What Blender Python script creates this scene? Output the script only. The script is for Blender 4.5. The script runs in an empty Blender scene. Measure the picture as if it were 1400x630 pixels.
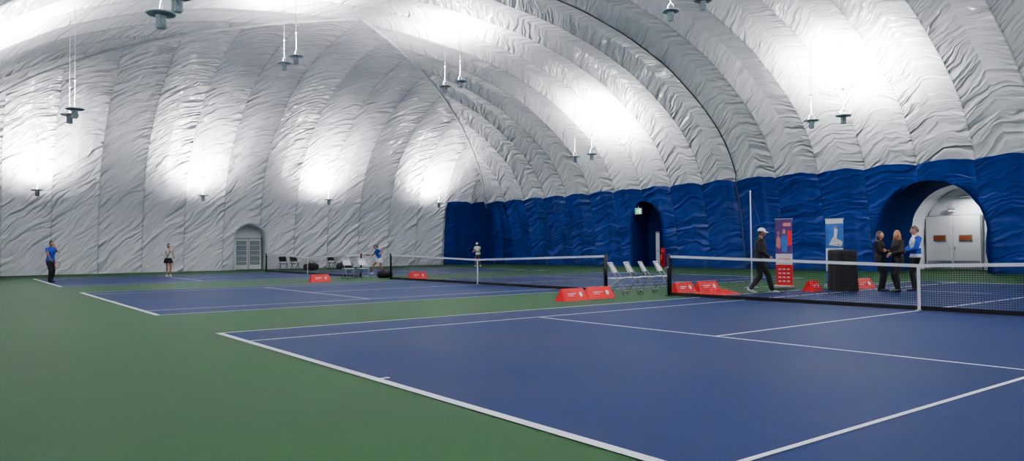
import bpy, math, random
import numpy as np
from mathutils import Vector, Matrix, noise
from mathutils.bvhtree import BVHTree
random.seed(7)
SC=bpy.context.scene
COL=SC.collection
V=Vector
# ------------------------------------------------------------------ materials
MATS={}
def mat(name,color,rough=.5,metal=0.,emit=0.,var=.08,scale=6.,bump=0.,spec=.5,sheen=0.,coat=0.):
    if name in MATS: return MATS[name]
    m=bpy.data.materials.new(name); m.use_nodes=True
    nt=m.node_tree; N=nt.nodes; L=nt.links
    b=N['Principled BSDF']
    b.inputs['Roughness'].default_value=rough; b.inputs['Metallic'].default_value=metal
    b.inputs['Specular IOR Level'].default_value=spec
    if coat: b.inputs['Coat Weight'].default_value=coat
    tc=N.new('ShaderNodeTexCoord'); nz=N.new('ShaderNodeTexNoise'); nz.inputs['Scale'].default_value=scale
    nz.inputs['Detail'].default_value=4
    L.new(tc.outputs['Object'],nz.inputs['Vector'])
    mr=N.new('ShaderNodeMapRange'); mr.inputs['To Min'].default_value=1-var; mr.inputs['To Max'].default_value=1+var
    L.new(nz.outputs['Fac'],mr.inputs['Value'])
    mx=N.new('ShaderNodeVectorMath'); mx.operation='SCALE'
    mx.inputs[0].default_value=color[:3]
    L.new(mr.outputs[0],mx.inputs['Scale']); L.new(mx.outputs[0],b.inputs['Base Color'])
    if emit:
        b.inputs['Emission Color'].default_value=(*color[:3],1); b.inputs['Emission Strength'].default_value=emit
    if bump:
        bp=N.new('ShaderNodeBump'); bp.inputs['Strength'].default_value=.6; bp.inputs['Distance'].default_value=bump
        L.new(nz.outputs['Fac'],bp.inputs['Height']); L.new(bp.outputs[0],b.inputs['Normal'])
    MATS[name]=m; return m

def fabric(name,color,gore,rough,slant,chev,bumpd,freq=1.6,seamdark=.24):
    m=bpy.data.materials.new(name); m.use_nodes=True
    nt=m.node_tree;N=nt.nodes;L=nt.links;b=N['Principled BSDF']
    b.inputs['Roughness'].default_value=rough
    uv=N.new('ShaderNodeUVMap'); uv.uv_map='UVMap'
    sp=N.new('ShaderNodeSeparateXYZ'); L.new(uv.outputs[0],sp.inputs[0])
    def math_(op,a,bb=None,c=None):
        n=N.new('ShaderNodeMath'); n.operation=op
        for i,x in enumerate((a,bb,c)):
            if x is None: continue
            if isinstance(x,(int,float)): n.inputs[i].default_value=x
            else: L.new(x,n.inputs[i])
        return n.outputs[0]
    u=sp.outputs[0]; v=sp.outputs[1]
    fr=math_('FRACT',math_('DIVIDE',u,gore))
    a=math_('ABSOLUTE',math_('SUBTRACT',fr,.5))       # 0 centre .5 seam
    am=math_('MULTIPLY',a,gore)
    n2=N.new('ShaderNodeTexNoise'); n2.inputs['Scale'].default_value=.55; n2.inputs['Detail'].default_value=3
    L.new(uv.outputs[0],n2.inputs['Vector'])
    across=math_('ADD',math_('ADD',v,math_('MULTIPLY',u,slant)),math_('MULTIPLY',am,chev))
    across=math_('ADD',across,math_('MULTIPLY',n2.outputs['Fac'],1.0))
    along=math_('ADD',math_('MULTIPLY',u,1.0),math_('MULTIPLY',v,-slant))
    gid=math_('FLOOR',math_('DIVIDE',u,gore))
    cb=N.new('ShaderNodeCombineXYZ')
    L.new(across,cb.inputs[0]); L.new(math_('MULTIPLY',along,.18),cb.inputs[1])
    L.new(math_('MULTIPLY',gid,7.3),cb.inputs[2])
    n1=N.new('ShaderNodeTexNoise'); n1.inputs['Scale'].default_value=freq; n1.inputs['Detail'].default_value=2.5; n1.inputs['Roughness'].default_value=.5
    n1.inputs['Distortion'].default_value=.35
    L.new(cb.outputs[0],n1.inputs['Vector'])
    rg=math_('ABSOLUTE',math_('SUBTRACT',n1.outputs['Fac'],.5))
    rg=math_('SUBTRACT',1.0,math_('MULTIPLY',rg,2.6))
    w=math_('ADD',.5,math_('MULTIPLY',a,1.3))
    h=math_('MULTIPLY',rg,w)
    h=math_('ADD',h,math_('MULTIPLY',n2.outputs['Fac'],.5))
    bp=N.new('ShaderNodeBump'); bp.inputs['Strength'].default_value=1; bp.inputs['Distance'].default_value=bumpd
    L.new(h,bp.inputs['Height']); L.new(bp.outputs[0],b.inputs['Normal'])
    seam=math_('MINIMUM',1.0,math_('MULTIPLY',math_('SUBTRACT',.5,a),30.0))
    seam=math_('ADD',1-seamdark,math_('MULTIPLY',seam,seamdark))
    mr=math_('ADD',.94,math_('MULTIPLY',n2.outputs['Fac'],.1))
    sc=N.new('ShaderNodeVectorMath'); sc.operation='SCALE'; sc.inputs[0].default_value=color
    L.new(math_('MULTIPLY',seam,mr),sc.inputs['Scale']); L.new(sc.outputs[0],b.inputs['Base Color'])
    MATS[name]=m
    return m
GORE=2.4; U0=13.0
fabric('dome_fabric_end',(.83,.83,.88),GORE,.26,-.9,.0,.30)
fabric('dome_fabric_side',(.82,.82,.86),GORE,.26,-.35,.45,.24,1.9,.30)
fabric('blue_liner_fabric',(.002,.028,.20),GORE,.36,-.15,.25,.12,1.3)
def court_mat(name,color,rough):
    m=bpy.data.materials.new(name); m.use_nodes=True
    nt=m.node_tree;N=nt.nodes;L=nt.links;b=N['Principled BSDF']
    tc=N.new('ShaderNodeTexCoord')
    n1=N.new('ShaderNodeTexNoise'); n1.inputs['Scale'].default_value=.35; n1.inputs['Detail'].default_value=6
    n2=N.new('ShaderNodeTexNoise'); n2.inputs['Scale'].default_value=60; n2.inputs['Detail'].default_value=3
    n3=N.new('ShaderNodeTexNoise'); n3.inputs['Scale'].default_value=1.3; n3.inputs['Detail'].default_value=8; n3.inputs['Roughness'].default_value=.7
    for n in (n1,n2,n3): L.new(tc.outputs['Object'],n.inputs['Vector'])
    r1=N.new('ShaderNodeMapRange'); r1.inputs['From Min'].default_value=.3; r1.inputs['From Max'].default_value=.7; r1.inputs['To Min'].default_value=.86; r1.inputs['To Max'].default_value=1.14
    L.new(n1.outputs['Fac'],r1.inputs['Value'])
    r2=N.new('ShaderNodeMapRange'); r2.inputs['To Min'].default_value=.85; r2.inputs['To Max'].default_value=1.15
    L.new(n2.outputs['Fac'],r2.inputs['Value'])
    mm=N.new('ShaderNodeMath'); mm.operation='MULTIPLY'; L.new(r1.outputs[0],mm.inputs[0]); L.new(r2.outputs[0],mm.inputs[1])
    sc=N.new('ShaderNodeVectorMath'); sc.operation='SCALE'; sc.inputs[0].default_value=color; L.new(mm.outputs[0],sc.inputs['Scale'])
    r3=N.new('ShaderNodeMapRange'); r3.inputs['From Min'].default_value=.62; r3.inputs['From Max'].default_value=.80; r3.inputs['To Max'].default_value=.22
    L.new(n3.outputs['Fac'],r3.inputs['Value'])
    mx=N.new('ShaderNodeMix'); mx.data_type='RGBA'; L.new(r3.outputs[0],mx.inputs['Factor']); L.new(sc.outputs[0],mx.inputs['A']); mx.inputs['B'].default_value=(.10,.13,.13,1)
    L.new(mx.outputs['Result'],b.inputs['Base Color'])
    rr=N.new('ShaderNodeMapRange'); rr.inputs['To Min'].default_value=rough-.06; rr.inputs['To Max'].default_value=rough+.08
    L.new(n1.outputs['Fac'],rr.inputs['Value']); L.new(rr.outputs[0],b.inputs['Roughness'])
    bp=N.new('ShaderNodeBump'); bp.inputs['Strength'].default_value=.25; bp.inputs['Distance'].default_value=.002
    L.new(n2.outputs['Fac'],bp.inputs['Height']); L.new(bp.outputs[0],b.inputs['Normal'])
    b.inputs['Specular IOR Level'].default_value=.10
    MATS[name]=m
court_mat('court_green_acrylic',(.019,.062,.021),.62)
court_mat('court_blue_acrylic',(.0018,.0135,.066),.58)
mat('court_line_white',(.74,.76,.78),.6,var=.06,scale=3)
mat('white_plastic',(.78,.78,.78),.4); mat('white_paint',(.72,.73,.74),.45); mat('white_cloth',(.75,.76,.78),.8,bump=.004,scale=20)
mat('black_cloth',(.008,.008,.010),.85,bump=.006,scale=12); mat('black_metal',(.012,.012,.013),.4,metal=.3)
mat('net_cord',(.012,.013,.016),.8); mat('steel',(.45,.46,.48),.35,metal=.9); mat('grey_plastic',(.28,.29,.3),.5)
mat('lamp_grey',(.34,.40,.44),.45); mat('lamp_lens',(1,.98,.95),.3,emit=18,var=0)
mat('red_vinyl',(.55,.009,.008),.45,bump=.003,scale=8); mat('red_fabric',(.52,.010,.009),.7,bump=.01,scale=9)
mat('skin_light',(.48,.25,.17),.55); mat('skin_tan',(.34,.17,.10),.55); mat('lips',(.38,.12,.10),.5)
mat('eye_white',(.7,.7,.7),.2); mat('eye_dark',(.02,.012,.01),.2)
mat('hair_black',(.010,.008,.007),.5,bump=.004,scale=60); mat('hair_brown',(.05,.024,.012),.5,bump=.004,scale=60); mat('hair_blonde',(.24,.12,.05),.5,bump=.004,scale=60)
mat('blue_jersey',(.006,.045,.32),.7); mat('cream_cloth',(.6,.58,.54),.8); mat('navy_cloth',(.015,.02,.06),.8); mat('grey_cloth',(.07,.07,.08),.8)
mat('shoe_white',(.7,.7,.7),.5); mat('shoe_black',(.02,.02,.02),.5); mat('glass_door',(.22,.26,.28),.15); mat('sign_green',(.01,.33,.08),.4,emit=.8)
mat('sign_white',(.9,.9,.9),.4,emit=.9); mat('orange_glass',(.30,.10,.04),.2); mat('racket_frame',(.45,.06,.03),.35)
mat('print_purple',(.08,.025,.14),.5,var=.5,scale=5); mat('print_blue',(.03,.13,.38),.5,var=.4,scale=4); mat('print_pink',(.55,.20,.16),.5,var=.3,scale=9)
mat('rope_dark',(.05,.05,.055),.8); mat('cable_grey',(.16,.17,.18),.5)

# ------------------------------------------------------------------ mesh builder
class MB:
    def __init__(s): s.v=[]; s.f=[]; s.m=[]; s.names=[]; s.M=Matrix.Identity(4); s.sm=[]
    def mi(s,n):
        if n not in s.names: s.names.append(n)
        return s.names.index(n)
    def add(s,vs,fs,m,smooth=False):
        o=len(s.v); k=s.mi(m)
        for v in vs: s.v.append(tuple(s.M@V(v)))
        for f in fs: s.f.append(tuple(i+o for i in f)); s.m.append(k); s.sm.append(smooth)
    def box(s,c,size,m,R=None,taper=1.0,bev=0):
        x,y,z=[q/2 for q in size]; c=V(c)
        R=R or Matrix.Identity(3)
        if bev<=0:
            vs=[]
            for sz in (-1,1):
                t=taper if sz>0 else 1
                for sx,sy in ((-1,-1),(1,-1),(1,1),(-1,1)): vs.append(c+R@V((sx*x*t,sy*y*t,sz*z)))
            s.add(vs,[(0,3,2,1),(4,5,6,7),(0,1,5,4),(1,2,6,5),(2,3,7,6),(3,0,4,7)],m)
        else:
            def ring(hx,hy,zz,b):
                pts=[]
                for sx,sy in ((-1,-1),(1,-1),(1,1),(-1,1)):
                    a=[(sx*hx,sy*(hy-b)),(sx*(hx-b),sy*hy)]
                    if sx*sy<0: a=a[::-1]
                    pts+=a
                return [c+R@V((p[0],p[1],zz)) for p in pts]
            vs=[]
            for hx,hy,zz in ((x-bev,y-bev,-z),(x,y,-z+bev),(x*taper,y*taper,z-bev),((x-bev)*taper,(y-bev)*taper,z)):
                vs+=ring(hx,hy,zz,min(bev,hx*.5,hy*.5))
            fs=[tuple(range(7,-1,-1)),tuple(range(24,32))]
            for k in range(3):
                for i in range(8): fs.append((k*8+i,k*8+(i+1)%8,(k+1)*8+(i+1)%8,(k+1)*8+i))
            s.add(vs,fs,m)
    def loft(s,rings,m,n=14,smooth=True,cap=True):
        vs=[];fs=[]
        for c,ax,ay in rings:
            c=V(c);ax=V(ax);ay=V(ay)
            for i in range(n):
                a=2*math.pi*i/n; vs.append(c+ax*math.cos(a)+ay*math.sin(a))
        for k in range(len(rings)-1):
            for i in range(n): fs.append((k*n+i,k*n+(i+1)%n,(k+1)*n+(i+1)%n,(k+1)*n+i))
        if cap:
            fs.append(tuple(range(n-1,-1,-1))); o=(len(rings)-1)*n; fs.append(tuple(range(o,o+n)))
        s.add(vs,fs,m,smooth)
    def tube(s,pts,rad,m,n=10,cap=True,round_=False,flat=1.0,up=None):
        pts=[V(p) for p in pts]
        if not hasattr(rad,'__len__'): rad=[rad]*len(pts)
        rad=list(rad)
        if round_:
            d0=(pts[0]-pts[1]).normalized(); d1=(pts[-1]-pts[-2]).normalized()
            a=[pts[0]+d0*rad[0]*k for k in (.95,.75,.4)]; b=[pts[-1]+d1*rad[-1]*k for k in (.4,.75,.95)]
            ra=[rad[0]*k for k in (.3,.66,.92)]; rb=[rad[-1]*k for k in (.92,.66,.3)]
            pts=a+pts+b; rad=ra+rad+rb
        rings=[]
        t=(pts[1]-pts[0]).normalized()
        ref=V(up) if up is not None else (V((0,0,1)) if abs(t.z)<.9 else V((0,1,0)))
        ax=t.cross(ref).normalized()
        for i,p in enumerate(pts):
            if i==0: d=pts[1]-p
            elif i==len(pts)-1: d=p-pts[-2]
            else: d=(pts[i+1]-p).normalized()+(p-pts[i-1]).normalized()
            d.normalize()
            ax=(ax-d*ax.dot(d)).normalized(); ay=d.cross(ax)
            rings.append((p,ax*rad[i],ay*rad[i]*flat))
        s.loft(rings,m,n,True,cap)
    def cyl(s,p0,p1,r,m,n=16,r1=None): 
        p0=V(p0);p1=V(p1);d=(p1-p0).normalized(); ref=V((0,0,1)) if abs(d.z)<.9 else V((1,0,0))
        ax=d.cross(ref).normalized(); ay=d.cross(ax); r1=r if r1 is None else r1
        s.loft([(p0,ax*r,-ay*r),(p1,ax*r1,-ay*r1)],m,n,True)
    def ell(s,c,r,m,R=None,n=16,k=10):
        R=R or Matrix.Identity(3); c=V(c)
        vs=[];fs=[]
        for j in range(k+1):
            ph=math.pi*j/k-math.pi/2
            for i in range(n):
                a=2*math.pi*i/n; vs.append(c+R@V((r[0]*math.cos(ph)*math.cos(a),r[1]*math.cos(ph)*math.sin(a),r[2]*math.sin(ph))))
        for j in range(k):
            for i in range(n): fs.append((j*n+i,j*n+(i+1)%n,(j+1)*n+(i+1)%n,(j+1)*n+i))
        s.add(vs,fs,m,True)
    def quad(s,a,b,c,d,m): s.add([a,b,c,d],[(0,1,2,3)],m)
    def poly(s,pts,m): s.add(pts,[tuple(range(len(pts)))],m)
    def mesh(s,name):
        me=bpy.data.meshes.new(name); me.from_pydata(s.v,[],s.f)
        for n in s.names: me.materials.append(MATS[n])
        me.polygons.foreach_set('material_index',s.m); me.polygons.foreach_set('use_smooth',s.sm); me.update()
        return me
    def obj(s,name,loc=(0,0,0),rz=0,parent=None,merge=False):
        me=s.mesh(name); o=bpy.data.objects.new(name,me); COL.objects.link(o); o.location=loc; o.rotation_euler=(0,0,rz)
        if parent: o.parent=parent
        return o
def inst(me,name,loc,rz=0):
    o=bpy.data.objects.new(name,me); COL.objects.link(o); o.location=loc; o.rotation_euler=(0,0,rz); return o
ZC=.010   # top of court paint

# ------------------------------------------------------------------ camera
cam_d=bpy.data.cameras.new('camera'); cam=bpy.data.objects.new('camera',cam_d); COL.objects.link(cam)
C=V((12.4045,-3.4514,1.3329)); yaw,pit,rol=math.radians(37.212),math.radians(1.289),math.radians(-.555); F=1021.1
fw=V((-math.cos(yaw)*math.cos(pit),math.sin(yaw)*math.cos(pit),math.sin(pit))); r=V((math.sin(yaw),math.cos(yaw),0)); up=r.cross(fw)
r2=r*math.cos(rol)+up*math.sin(rol); u2=-r*math.sin(rol)+up*math.cos(rol)
M=Matrix((( r2.x,u2.x,-fw.x),(r2.y,u2.y,-fw.y),(r2.z,u2.z,-fw.z))).to_4x4(); M.translation=C
cam.matrix_world=M; cam_d.sensor_fit='HORIZONTAL'; cam_d.sensor_width=36; cam_d.lens=36*F/1400; cam_d.clip_end=300; cam_d.clip_start=.05
SC.camera=cam

# ------------------------------------------------------------------ dome profile
XMIN,XMAX,YMIN,YMAX=-38.0,36.0,-6.2,32.5
HALF=(YMAX-YMIN)/2; KE=1.2
pt=np.array([[0,0],[.12,1.2],[.3,2.6],[.6,4.2],[1.0,5.4],[1.6,6.6],[2.6,7.8],[4.1,9.0],[6.5,10.5],[9.35,11.6],[12.4,12.35],[16,12.8],[HALF,12.95]])
ds=np.concatenate([[0],np.cumsum(np.hypot(*np.diff(pt,axis=0).T))])
AT=np.linspace(0,ds[-1],800); TT=np.interp(AT,ds,pt[:,0]); ZZ=np.interp(AT,ds,pt[:,1])
k=41; ker=np.ones(k)/k
def smooth(a):
    p=np.concatenate([2*a[0]-a[1:k//2+1][::-1],a,2*a[-1]-a[-k//2:-1][::-1]]); 
    return np.convolve(p,ker,'valid')[:len(a)]
for _ in range(2): TT=smooth(TT); ZZ=smooth(ZZ)
ZZ[0]=0;TT[0]=0
TT=np.maximum.accumulate(TT)
def prof_a(t): return np.interp(t,TT,AT)
NT=-np.gradient(ZZ,AT); NZ=np.gradient(TT,AT)
nn=np.hypot(NT,NZ); NT/=nn; NZ/=nn
def lobe(u,w=GORE): return np.abs(np.sin(np.pi*(u+U0)/w))**.75
def in_arch(u,z,ar,pad=0):
    uc,hw,hs,ht=ar; hw+=pad; ht+=pad
    d=abs(u-uc)
    if z<=hs: return d<hw
    return (d/hw)**2+((z-hs)/(ht-hs))**2<1
def snap(u,z,ar):
    uc,hw,hs,ht=ar
    if z<=hs: return (uc+math.copysign(hw,u-uc),z)
    a=math.atan2((z-hs)/(ht-hs),(u-uc)/hw); return (uc+hw*math.cos(a),hs+(ht-hs)*math.sin(a))
def wallsurf(name,kind,u0,u1,material,offs=0.,ztop=None,A=.24,arches=(),du=.2,nrow=110,scallop=0,foldamp=0,ext=0):
    m0=math.floor((u0+U0)/du); m1=math.ceil((u1+U0)/du)
    us=[u0]+[i*du-U0 for i in range(m0,m1+1) if u0+1e-3<i*du-U0<u1-1e-3]+[u1]
    P=[];uvs=[]
    for u in us:
        if kind in('far','near'):
            tm=min(HALF,KE*(u-XMIN)+ext,KE*(XMAX-u)+ext)
        else:
            tm=min(HALF,YMAX-u+ext,u-YMIN+ext)
        tm=max(tm,.0)
        am=float(prof_a(tm)) if tm>0 else 0.
        alim=am
        if ztop is not None:
            zt=ztop+scallop*float(lobe(u))+.04*noise.noise(V((u*1.7,0,0)))
            alim=min(am,float(np.interp(zt,ZZ,AT)))
        for j in range(nrow+1):
            a=alim*j/nrow
            t=float(np.interp(a,AT,TT)); z=float(np.interp(a,AT,ZZ)); nt=float(np.interp(a,AT,NT)); nz=float(np.interp(a,AT,NZ))
            fade=min(1,(am-a)/1.5)*(.35+.65*min(1,a/2.5)); fade=max(0,fade)
            d=A*float(lobe(u))*fade - offs + (foldamp*noise.noise(V((u*1.6,z*.25,offs*10))) if foldamp else 0)
            t2=t+nt*d; z2=max(0,z+nz*d) if j>0 else 0
            P.append([u,t2,z2]); uvs.append((u+U0,a))
    nr=nrow+1; faces=[]; dead_v={}
    for i in range(len(us)-1):
        for j in range(nrow):
            q=(i*nr+j,(i+1)*nr+j,(i+1)*nr+j+1,i*nr+j+1)
            cu=sum(P[k][0] for k in q)/4; cz=sum(P[k][2] for k in q)/4
            hit=None
            for ar in arches:
                if in_arch(cu,cz,ar): hit=ar
            if hit:
                for k in q: dead_v[k]=hit
            else: faces.append(q)
    for k,ar in dead_v.items():
        uu,zz=snap(P[k][0],P[k][2],ar); P[k][0]=uu; P[k][2]=zz
    W=[]
    for u,t,z in P:
        if kind=='far': W.append((u,YMAX-t,z))
        elif kind=='near': W.append((u,YMIN+t,z))
        elif kind=='endL': W.append((XMIN+t/KE,u,z))
        else: W.append((XMAX-t/KE,u,z))
    if kind in('far','endR'): pass
    else: faces=[f[::-1] for f in faces]
    me=bpy.data.meshes.new(name); me.from_pydata(W,[],faces); me.materials.append(MATS[material])
    ul=me.uv_layers.new(name='UVMap')
    vi=np.zeros(len(me.loops),dtype=np.int32); me.loops.foreach_get('vertex_index',vi)
    ul.data.foreach_set('uv',np.array(uvs)[vi].astype(np.float32).ravel())
    me.polygons.foreach_set('use_smooth',[True]*len(me.polygons))
    ev=np.zeros(len(me.edges)*2,dtype=np.int32); me.edges.foreach_get('vertices',ev); ev=ev.reshape(-1,2)
    colu=ev//nr
    ua=np.array(us)+U0; same=colu[:,0]==colu[:,1]
    uu=ua[colu[:,0]]; seam=np.abs(uu/GORE-np.round(uu/GORE))<.01
    sh=(same&seam)
    at=me.attributes.new('sharp_edge','BOOLEAN','EDGE'); at.data.foreach_set('value',sh)
    me.update()
    o=bpy.data.objects.new(name,me); COL.objects.link(o)
    return o
ARCH_R=(-3.05,2.28,1.9,4.15)
ARCH_E=(-20.3,1.15,2.6,4.2)
ARCH_L=(12.75,1.0,2.1,3.0)
def shrink(a,p): return (a[0],a[1]+p,a[2],a[3]+p)
wallsurf('wall_far','far',XMIN,XMAX,'dome_fabric_side',A=.19,arches=[shrink(ARCH_R,.1),shrink(ARCH_E,.1)])
wallsurf('wall_near','near',XMIN,XMAX,'dome_fabric_side',A=.19,du=.3,nrow=60)
wallsurf('wall_left','endL',YMIN,YMAX,'dome_fabric_end',A=.28,arches=[ARCH_L])
wallsurf('wall_right','endR',YMIN,YMAX,'dome_fabric_end',du=.3,nrow=60)
wallsurf('wall_liner_far','far',XMIN,XMAX,'blue_liner_fabric',offs=.14,ztop=4.9,scallop=.12,A=.16,arches=[ARCH_R,ARCH_E],du=.12,nrow=46,foldamp=.11,ext=1.3)
wallsurf('wall_liner_left','endL',27.9,YMAX,'blue_liner_fabric',offs=.14,ztop=4.9,scallop=.12,A=.16,du=.12,nrow=40,foldamp=.11,ext=1.3)
# ------------------------------------------------------------------ floor and courts
mb=MB(); mb.quad((-44,-12,0),(44,-12,0),(44,42,0),(-44,42,0),'court_green_acrylic'); mb.obj('floor')
def court(name,x0):
    mb=MB(); L_=23.77; W=10.97; z=.004; zl=.008
    mb.quad((-W,0,z),(0,0,z),(0,L_,z),(-W,L_,z),'court_blue_acrylic')
    def ln(xa,ya,xb,yb): mb.quad((xa,ya,zl),(xb,ya,zl),(xb,yb,zl),(xa,yb,zl),'court_line_white')
    b=.10; w=.05
    for y0,y1 in ((-.0,b),(L_-b,L_)): ln(-W-.0,y0,0,y1)
    for x in (-W,-w): ln(x,b,x+w,L_-b)
    for x in (-W+1.37,-1.37-w): ln(x,b,x+w,L_-b)
    for y in (5.485,18.285-w): ln(-W+1.37+w,y,-1.37-w,y+w)
    ln(-W/2-w/2,5.485+w,-W/2+w/2,18.285-w)
    ln(-W/2-w/2,b,-W/2+w/2,b+.1); ln(-W/2-w/2,L_-b-.1,-W/2+w/2,L_-b)
    o=mb.obj(name,(x0,0,0)); return o
CA=10.97; CB=-4.25; CC=-4.25-10.97-5.05; CD=10.97+4.6+10.97
for x in (CA,CB,CC,CD): court('tennis_court',x)
# ------------------------------------------------------------------ nets
def net(x0,x1):
    mb=MB(); y=0; n=40; L=x1-x0; xc=(x0+x1)/2
    def top(x): return .914+(1.07-.914)*abs((x-xc)/(L/2))
    for x in (x0,x1):
        mb.cyl((x,y,0),(x,y,1.09),.045,'black_metal',14); mb.ell((x,y,1.09),(.047,.047,.02),'black_metal'); mb.cyl((x,y,0),(x,y,.012),.11,'black_metal',16)
    mb.cyl((x0+.0,y-.07,.75),(x0,y+.0,.75),.02,'steel',8); mb.tube([(x0,y-.05,.75),(x0,y-.13,.75),(x0,y-.13,.68)],.01,'steel',6)
    a0,a1=x0+.06,x1-.06
    for sy in (-.008,.008):
        for i in range(n):
            xa=a0+(a1-a0)*i/n; xb=a0+(a1-a0)*(i+1)/n
            mb.quad((xa,sy,top(xa)-.065),(xb,sy,top(xb)-.065),(xb,sy,top(xb)),(xa,sy,top(xa)),'white_cloth')
    for i in range(n):
        xa=a0+(a1-a0)*i/n; xb=a0+(a1-a0)*(i+1)/n
        mb.quad((xa,-.008,top(xa)),(xb,-.008,top(xb)),(xb,.008,top(xb)),(xa,.008,top(xa)),'white_cloth')
        mb.quad((xa,.0,.005),(xb,0,.005),(xb,0,.085),(xa,0,.085),'black_cloth')
    for xs in (a0,a1): mb.box((xs,0,.53),(.05,.012,1.0),'black_cloth')
    c=.046; t=.0055
    k=int((a1-a0)/c)
    for i in range(k+1):
        x=a0+i*c; mb.quad((x-t/2,0,.05),(x+t/2,0,.05),(x+t/2,0,top(x)-.05),(x-t/2,0,top(x)-.05),'net_cord')
    rows=int(.95/c)
    for j in range(rows+1):
        f=j/rows
        for i in range(0,n,2):
            xa=a0+(a1-a0)*i/n; xb=a0+(a1-a0)*(i+2)/n
            za=.05+(top(xa)-.11)*f; zb=.05+(top(xb)-.11)*f
            mb.quad((xa,0,za-t/2),(xb,0,zb-t/2),(xb,0,zb+t/2),(xa,0,za+t/2),'net_cord')
    mb.box((xc,-.0,.455),(.055,.024,.91),'white_cloth')
    mb.box((xc,0,.01),(.09,.09,.02),'steel')
    return mb.obj('tennis_net',(0,11.885,ZC))
net(-.914,11.884); net(CB-10.97-1.25,CB+.914+.05); net(CC-10.97-.914,CC+.914)
# ------------------------------------------------------------------ tunnels / doors
def tunnel(name,ar,axis,depth,front_mat,back_mat,split,start=-.25):
    mb=MB(); uc,hw,hs,ht=ar
    prof=[(uc-hw,0)]+[(uc-hw,hs*k/4) for k in range(1,5)]
    prof+=[(uc+hw*math.cos(a),hs+(ht-hs)*math.sin(a)) for a in np.linspace(math.pi,0,22)[1:-1]]
    prof+=[(uc+hw,hs*k/4) for k in range(4,-1,-1)]
    def W(u,d,z): return (u,YMAX+d,z) if axis=='y' else (XMIN-d,u,z)
    ds_=[start,start+.12,split*.5,split,split+.02,(split+depth)/2,depth]
    rows=[]
    for q,d in enumerate(ds_):
        for i,(u,z) in enumerate(prof):
            wob=.07*noise.noise(V((u*1.3,d*2,z*1.3))) if q>0 else 0
            lip=.10 if q==0 else 0
            k=1+ (wob+lip)/hw
            rows.append(W(uc+(u-uc)*k,d,z*(1+ (wob+lip)/ht)))
    n=len(prof)
    for q in range(len(ds_)-1):
        m=front_mat if q<3 else back_mat
        fs=[(q*n+i,q*n+i+1,(q+1)*n+i+1,(q+1)*n+i) for i in range(n-1)]
        mb.add(rows,fs,m,True)
    mb.poly([W(u,depth,z) for u,z in prof],back_mat)
    return mb.obj(name)
mat('blue_vinyl',(.002,.022,.13),.85,bump=.03,scale=2,spec=.15); mat('white_vinyl',(.74,.76,.8),.45,bump=.02,scale=2.5)
tunnel('wall_entrance_tunnel',ARCH_R,'y',4.2,'blue_vinyl','white_vinyl',2.7,start=-.62)
tunnel('wall_exit_tunnel',ARCH_E,'y',1.1,'blue_vinyl','blue_vinyl',.6,start=-.55)
tunnel('wall_side_entrance',ARCH_L,'x',.5,'white_vinyl','white_vinyl',.3,start=-.45)
# big double door
mb=MB()
mb.box((0,0,1.36),(2.66,.08,2.72),'grey_plastic',bev=.01)
for s_ in (-1,1):
    mb.box((s_*.635,-.06,1.34),(1.25,.06,2.66),'white_paint',bev=.012)
    mb.box((s_*.60,-.10,1.58),(.62,.03,.32),'grey_plastic',bev=.01); mb.box((s_*.60,-.12,1.58),(.54,.02,.24),'orange_glass')
    mb.cyl((s_*.12,-.14,1.0),(s_*.12,-.14,1.25),.015,'steel',8)
    mb.box((s_*.635,-.095,.25),(1.15,.01,.4),'steel')
mb.box((0,-.10,3.02),(.35,.18,.14),'grey_plastic',bev=.02); mb.box((0,-.10,2.93),(.28,.12,.03),'sign_white')
mb.tube([(0,-.06,3.1),(0,-.06,3.3)],.02,'steel',8)
mb.obj('door_1',(-3.95,YMAX+4.1,.01))
# exit door
mb=MB(); mb.box((0,0,1.12),(1.05,.10,2.24),'grey_plastic',bev=.01); mb.box((0,-.07,1.08),(.92,.06,2.12),'white_paint',bev=.01)
mb.box((.15,-.11,1.45),(.3,.02,.8),'glass_door'); mb.box((-.1,-.13,1.0),(.7,.05,.05),'steel',bev=.01)
mb.obj('door_2',(-19.75,YMAX+.5,.01))
# left glazed door
mb=MB(); mb.box((0,0,1.06),(.1,1.80,2.12),'grey_plastic',bev=.01)
for k in range(2):
    yy=-.44+.88*k; mb.box((.06,yy,1.03),(.05,.82,2.0),'white_paint',bev=.01); mb.box((.09,yy,1.12),(.02,.66,1.6),'glass_door')
    for q in range(4): mb.box((.105,yy,.55+.36*q),(.012,.66,.03),'white_paint')
    mb.box((.12,yy,.98),(.04,.7,.05),'steel',bev=.008)
mb.obj('door_3',(XMIN-.30,12.75,.01))
# exit sign
mb=MB()
mb.box((0,0,0),(.55,.10,.40),'white_plastic',bev=.015); mb.quad((-.24,-.052,-.17),(.24,-.052,-.17),(.24,-.052,.17),(-.24,-.052,.17),'sign_green')
def flat(pts): mb.poly([(x,-.055,z) for x,z in pts],'sign_white')
flat([(.08,-.14),(.21,-.14),(.21,.14),(.08,.14)])
mb.cyl((-.03,-.053,.10),(-.03,-.058,.10),.028,'sign_white',12)
flat([(-.05,.07),(-.01,.07),(-.04,-.03),(-.08,-.02)]); flat([(-.05,.06),(-.03,.04),(-.11,.0),(-.12,.02)]); flat([(-.02,.06),(-.02,.04),(.05,.01),(.05,.035)])
flat([(-.08,-.02),(-.05,-.03),(-.0,-.08),(-.03,-.09)]); flat([(-.02,-.07),(0,-.08),(-.03,-.15),(-.05,-.14)]); flat([(-.08,-.02),(-.06,-.03),(-.13,-.1),(-.15,-.08)])
mb.box((0,.0,.27),(.03,.03,.16),'steel')
mb.obj('exit_sign',(-20.6,YMAX-.75,3.55))
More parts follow.
